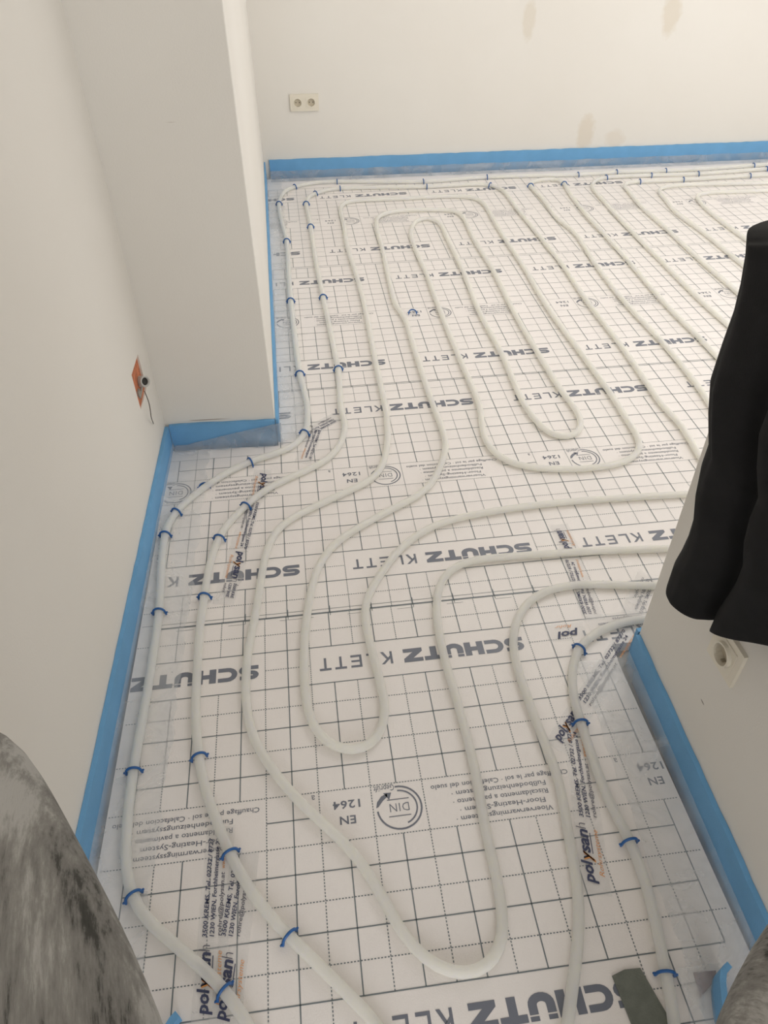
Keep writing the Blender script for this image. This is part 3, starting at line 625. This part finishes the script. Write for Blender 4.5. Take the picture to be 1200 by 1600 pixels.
# ------------------------------------------------------------------ sockets
def socket_insert(root, cx, cz, s_=.0275, rim=.0012):
    """square insert with a round hollow; local x across, y out of the wall (negative = towards room), z up"""
    b = MB(); n = 32; r = .0195; V = []; y0 = -.0105
    for k in range(n):
        a = 2*PI*k/n; c, s2_ = math.cos(a), math.sin(a); q = 1/max(abs(c), abs(s2_))
        V += [(cx+s_*c*q, y0, cz+s_*s2_*q), (cx+(r+.0035)*c, y0, cz+(r+.0035)*s2_), (cx+(r+.003)*c, y0-rim, cz+(r+.003)*s2_), (cx+r*c, y0-rim, cz+r*s2_), (cx+r*c*.97, y0+.0085, cz+r*s2_*.97)]
    F = []
    for k in range(n):
        j = (k+1) % n
        for q in range(4): F.append((k*5+q, j*5+q, j*5+q+1, k*5+q+1))
    b.add(V, F); b.add([(cx+s_*sx_, y, cz+s_*sz) for y in (y0, y0+.004) for sx_, sz in ((-1, -1), (1, -1), (1, 1), (-1, 1))], [(0, 1, 5, 4), (1, 2, 6, 5), (2, 3, 7, 6), (3, 0, 4, 7)])
    ins = b.build('socket_insert', M['plate'], root)
    b = MB(); V = [(cx+r*.97*math.cos(2*PI*k/n), y0+.0085, cz+r*.97*math.sin(2*PI*k/n)) for k in range(n)]; b.add(V, [tuple(range(n))])
    bottom = b.build('socket_bottom', M['plate2'], ins)
    for s2_ in (-1, 1):
        b = MB(); b.add([(cx+s2_*.0095+.0026*math.cos(2*PI*k/12), y0+.0082, cz+.0026*math.sin(2*PI*k/12)) for k in range(12)], [tuple(range(12))]); b.build('pin_hole', M['dark'], ins)
        b = MB(); b.box(cx-.003, y0+.001, cz+s2_*.0180-.0012, cx+.003, y0+.0084, cz+s2_*.0180+.0012); b.build('earth_contact', M['metal'], ins)
def frame_ring(b, x0, z0, x1, z1, holes, y0, y1):
    xs = sorted({x0, x1} | {h[0] for h in holes} | {h[2] for h in holes}); zs = sorted({z0, z1} | {h[1] for h in holes} | {h[3] for h in holes})
    for i in range(len(xs)-1):
        for j in range(len(zs)-1):
            mx_, mz = (xs[i]+xs[i+1])/2, (zs[j]+zs[j+1])/2
            if not any(h[0] < mx_ < h[2] and h[1] < mz < h[3] for h in holes): b.box(xs[i], y0, zs[j], xs[i+1], y1, zs[j+1])
dr = empty('double_socket', (.2245, YF(.2245), .370)); dr.rotation_euler = (0, 0, -.029)
tag(dr, 'cream double power socket low on the far wall', 'socket')
b = MB(); frame_ring(b, -.076, -.0405, .076, .0405, [(-.0635, -.0275, -.0085, .0275), (.0085, -.0275, .0635, .0275)], -.009, 0)
b.build('socket_frame', M['plate'], dr)
for c in (-.036, .036): socket_insert(dr, c, 0)
sr = empty('wall_socket', (XR(.322), .322, .343), -PI/2+.0275)
tag(sr, 'cream single power socket on the door pillar, just below the black cloth', 'socket')
b = MB(); frame_ring(b, -.0405, -.0405, .0405, .0405, [(-.0275, -.0275, .0275, .0275)], -.009, 0); b.build('socket_frame', M['plate'], sr)
socket_insert(sr, 0, 0, rim=.007)

# ------------------------------------------------------------------ rough opening with conduit and wire on the left wall
hr = empty('cable_outlet', (XL(1.38), 1.38, .317))
tag(hr, 'unfinished square wall opening showing red brick, with grey conduit and a dangling wire', 'cable outlet')
b = MB(); b.box(-.030, HY0-1.38, HZ0-.317, -.0035, HY1-1.38, HZ1-.317)
b.build('brick_backing', M['brick'], hr)
b = MB(); rnd = random.Random(2)
for i in range(14):
    a = i/14*2*PI; r_ = .036
    b.box(-.010, .030*math.cos(a)-.010, .030*math.sin(a)-.006+.0, -.0035+rnd.uniform(.002, .004), .030*math.cos(a)+.010, .030*math.sin(a)+.008) if (3.2 < a < 5.6) else None
b.build('mortar', M['mortar'], hr)
b = MB(); rr = [(-.012, .0150), (.016, .0150), (.018, .0142), (.018, .0105), (.0, .0100)]; n = 24; V = []
for x_, r_ in rr:
    for k in range(n): V.append((x_, r_*math.cos(2*PI*k/n), r_*math.sin(2*PI*k/n)))
b.add(V, [(i*n+k, i*n+(k+1) % n, (i+1)*n+(k+1) % n, (i+1)*n+k) for i in range(len(rr)-1) for k in range(n)], 0, True)
cd = b.build('conduit', M['conduit'], hr); cd.location = (.004, .012, -.002); cd.rotation_euler = (0, -.35, -.75)
b = MB(); b.add([(.012, .0104*math.cos(2*PI*k/n), .0104*math.sin(2*PI*k/n)) for k in range(n)], [tuple(range(n))]); b.build('conduit_mouth', M['dark'], cd)
b = MB(); b.tube(smooth_path(catmull([(.010, -.010, -.018), (.016, -.018, -.05), (.014, -.020, -.08), (.012, -.020, -.095), (.010, -.008, -.112), (.006, .012, -.132), (.004, .020, -.142)], .008), 2), .0013, 8); b.build('wire', M['wire'], hr)

# ------------------------------------------------------------------ black garment hanging on the pillar face
def garment():
    b = MB()
    sil = [(.44, .388), (.49, .389), (.542, .379), (.595, .380), (.66, .407), (.719, .406), (.789, .451), (.853, .451), (.918, .448), (.974, .463), (.994, .473)]
    def ysil(z):
        if z <= sil[0][0]: return sil[0][1]
        for (a, c), (d, e_) in zip(sil, sil[1:]):
            if z <= d: return c+(e_-c)*(z-a)/(d-a)
        return sil[-1][1]
    rows = []
    zs = [.438, .440, .446, .46, .49, .52, .56, .60, .64, .68, .72, .76, .80, .85, .90, .94, .975, .995, 1.01, 1.03, 1.06, 1.10, 1.16, 1.22, 1.30]
    for zi, z in enumerate(zs):
        y = ysil(z); up = max(0, (z-.44)/.55)
        g = max(0, 1-up*.75)          # groove fades upward
        wob = .004*math.sin(z*23)
        loop = [(XR(.4)-.002, y+.050), (.712, y+.046), (.672, y+.026), (.652, y), (.648-.004*up, y-.018+wob), (.650-.014*up, y-.034), (.660-.022*up, y-.052-.01*up), (.676-.03*up, y-.064-.03*up),
                (.704-.045*up-.0*g, y-.068-.05*up), (.696-.05*up, y-.078-.06*up), (.684-.05*up, y-.090-.07*up), (.681-.05*up, y-.112-.07*up), (.688-.045*up, y-.135-.07*up), (.706-.05*up, y-.160-.06*up), (.722-.05*up, y-.195-.05*up), (.735-.03*up, y-.26), (XR(.1)-.002, y-.33)]
        if z > 1.0:                    # shoulder slope towards the hook
            k = min(1, (z-1.0)/.32); k2 = k**.6
            loop = [(a+(.735-a)*k2*.85, c+(.13-c)*k2) for a, c in loop]
        if zi == 0: loop = [(a+(.735-a)*.25, c+(y-.1-c)*.03) for a, c in loop]
        P = catmull([(a, c, 0) for a, c in loop], 10)
        Q = []
        L_ = [Vector((a, c, 0)) for a, c in loop]; PP = [L_[0]*2-L_[1]]+L_+[L_[-1]*2-L_[-2]]
        for i in range(1, len(PP)-2):
            A, B_, C_, D = PP[i-1:i+3]
            for q in range(4):
                t = q/4; Q.append(.5*((2*B_)+(C_-A)*t+(2*A-5*B_+4*C_-D)*t*t+(3*B_-A-3*C_+D)*t**3))
        Q.append(PP[-2])
        lift = lambda q: max(0, min(.11, (.300-q.y)*.75))*max(0, 1-(z-.44)/.4) if z < .84 else 0
        rows.append([(min(q.x, XR(q.y)-.001), q.y, z+lift(q)) for q in Q])
    n = len(rows[0]); V = [v for r_ in rows for v in r_]
    F = [(i*n+k, i*n+k+1, (i+1)*n+k+1, (i+1)*n+k) for i in range(len(rows)-1) for k in range(n-1)]
    F += [(i*n+n-1, i*n, (i+1)*n, (i+1)*n+n-1) for i in range(len(rows)-1)]
    F.append(tuple(range(n))[::-1]); F.append(tuple(len(V)-n+k for k in range(n)))
    b.add(V, F, 0, True); return b
tag(garment().build('hanging_garment', M['cloth']), 'black cloth garment hanging in folds in front of the door pillar at the right edge', 'garment')
hk = MB(); hk.tube([(XR(.13)-.001, .13, 1.33), (.725, .13, 1.325), (.715, .13, 1.335), (.714, .13, 1.352)], .004, 8)
hk.box(.744, .115, 1.30, XR(.13)-.0005, .145, 1.36)
tag(hk.build('coat_hook', M['metal']), 'small metal hook on the door pillar above the black garment', 'hook')

# ------------------------------------------------------------------ the person whose knees show at both lower corners
def skin(name, verts, edges, radii, m_, parent=None, sub=2, root=0):
    me = bpy.data.meshes.new(name); me.from_pydata([Vector(v) for v in verts], edges, [])
    o = bpy.data.objects.new(name, me); COL.objects.link(o); o.data.materials.append(m_)
    if parent: o.parent = parent
    s_ = o.modifiers.new('skin', 'SKIN'); s_.use_smooth_shade = True
    if not me.skin_vertices: 
        bpy.context.view_layer.objects.active = o
    for i, r_ in enumerate(radii): me.skin_vertices[0].data[i].radius = (r_, r_) if not isinstance(r_, tuple) else r_
    me.skin_vertices[0].data[root].use_root = True
    u = o.modifiers.new('sub', 'SUBSURF'); u.levels = sub; u.render_levels = sub
    return o
PELV = (.13, -.86, .78)
LK, RK = (-.262, -.04, .80), (.590, -.222, .80)
LA, RA = (-.19, -.30, .09), (.48, -.42, .09)
# body: pelvis, spine, neck, head, arms with hands, legs (under the clothes), one surface
bv = [PELV, (.13, -.86, 1.03), (.12, -.80, 1.26), (.12, -.77, 1.40), (.115, -.74, 1.48), (.11, -.70, 1.58), (.11, -.68, 1.66)]
be = [(0, 1), (1, 2), (2, 3), (3, 4), (4, 5), (5, 6)]
br = [.13, .12, .135, .10, .05, .085, .07]
def addc(start, pts, rads):
    p = start
    for q, r_ in zip(pts, rads):
        bv.append(q); br.append(r_); be.append((p, len(bv)-1)); p = len(bv)-1
    return p
addc(0, [(.03, -.76, .78), (-.11, -.30, .80), LK, (LK[0]+.03, LK[1]-.14, .42), LA, (LA[0]-.01, LA[1]+.06, .045), (LA[0]-.02, LA[1]+.14, .035)], [.085, .08, .06, .055, .04, .04, .03])
addc(0, [(.24, -.76, .78), (.370, -.352, .80), RK, (RK[0]-.05, RK[1]-.10, .42), RA, (RA[0]+.01, RA[1]+.06, .045), (RA[0]+.02, RA[1]+.14, .035)], [.085, .08, .06, .055, .04, .04, .03])
for sx_ in (-1, 1):
    h = addc(3, [(.11+sx_*.17, -.79, 1.38), (.11+sx_*.23, -.72, 1.14), (.11+sx_*.14, -.52, 1.20), (.11+sx_*.085, -.445, 1.27), (.11+sx_*.072, -.425, 1.29)], [.055, .04, .034, .024, .028])
    for q in range(4):
        addc(h, [(.11+sx_*(.062-.002*q), -.414-.006*q, 1.315+.016*q-.012), (.11+sx_*(.040-.002*q), -.402-.006*q, 1.32+.016*q-.012), (.11+sx_*(.024+.003*q), -.400-.006*q, 1.318+.016*q-.012)], [.009, .0085, .007])
    addc(h, [(.11+sx_*.055, -.44, 1.295), (.11+sx_*.035, -.435, 1.312)], [.010, .008])
person = skin('person', bv, be, br, M['skin'])
tag(person, 'person seen only by two knees in dusty grey work trousers at the lower corners', 'person')
tv = [PELV, (.13, -.86, .96), (.03, -.76, .79), (-.118, -.29, .80), LK, (LK[0]+.03, LK[1]-.14, .42), (LA[0], LA[1], .12), (.24, -.76, .79), (.372, -.340, .80), RK, (RK[0]-.05, RK[1]-.10, .42), (RA[0], RA[1], .12)]
te = [(0, 1), (0, 2), (2, 3), (3, 4), (4, 5), (5, 6), (0, 7), (7, 8), (8, 9), (9, 10), (10, 11)]
trs = skin('trousers', tv, te, [.15, .14, .125, .128, .112, .09, .07, .125, .125, .115, .09, .07], M['fleece'], person, 3)
trs['label'] = 'dusty grey work trousers with streaks of plaster'
skin('jacket', [(.13, -.86, .94), (.13, -.86, 1.08), (.12, -.80, 1.26), (.12, -.78, 1.39), (.28, -.79, 1.38), (.34, -.72, 1.14), (.26, -.53, 1.19), (-.05, -.79, 1.38), (-.12, -.72, 1.14), (-.02, -.53, 1.19)],
     [(0, 1), (1, 2), (2, 3), (3, 4), (4, 5), (5, 6), (3, 7), (7, 8), (8, 9)], [.145, .14, .155, .11, .07, .055, .048, .07, .055, .048], mat('dark_blue_jacket', (.03, .04, .06), .8), person)
hb = skin('hair', [(.11, -.72, 1.64), (.11, -.71, 1.71), (.11, -.75, 1.62)], [(0, 1), (0, 2)], [.088, .07, .075], M['hair'], person)
for a_ in (LA, RA):
    skin('boot', [(a_[0], a_[1]-.02, .055), (a_[0], a_[1], .14), (a_[0]-.01, a_[1]+.08, .045), (a_[0]-.02, a_[1]+.17, .038)], [(0, 1), (0, 2), (2, 3)], [.052, .055, .045, .037], M['boot'], person)
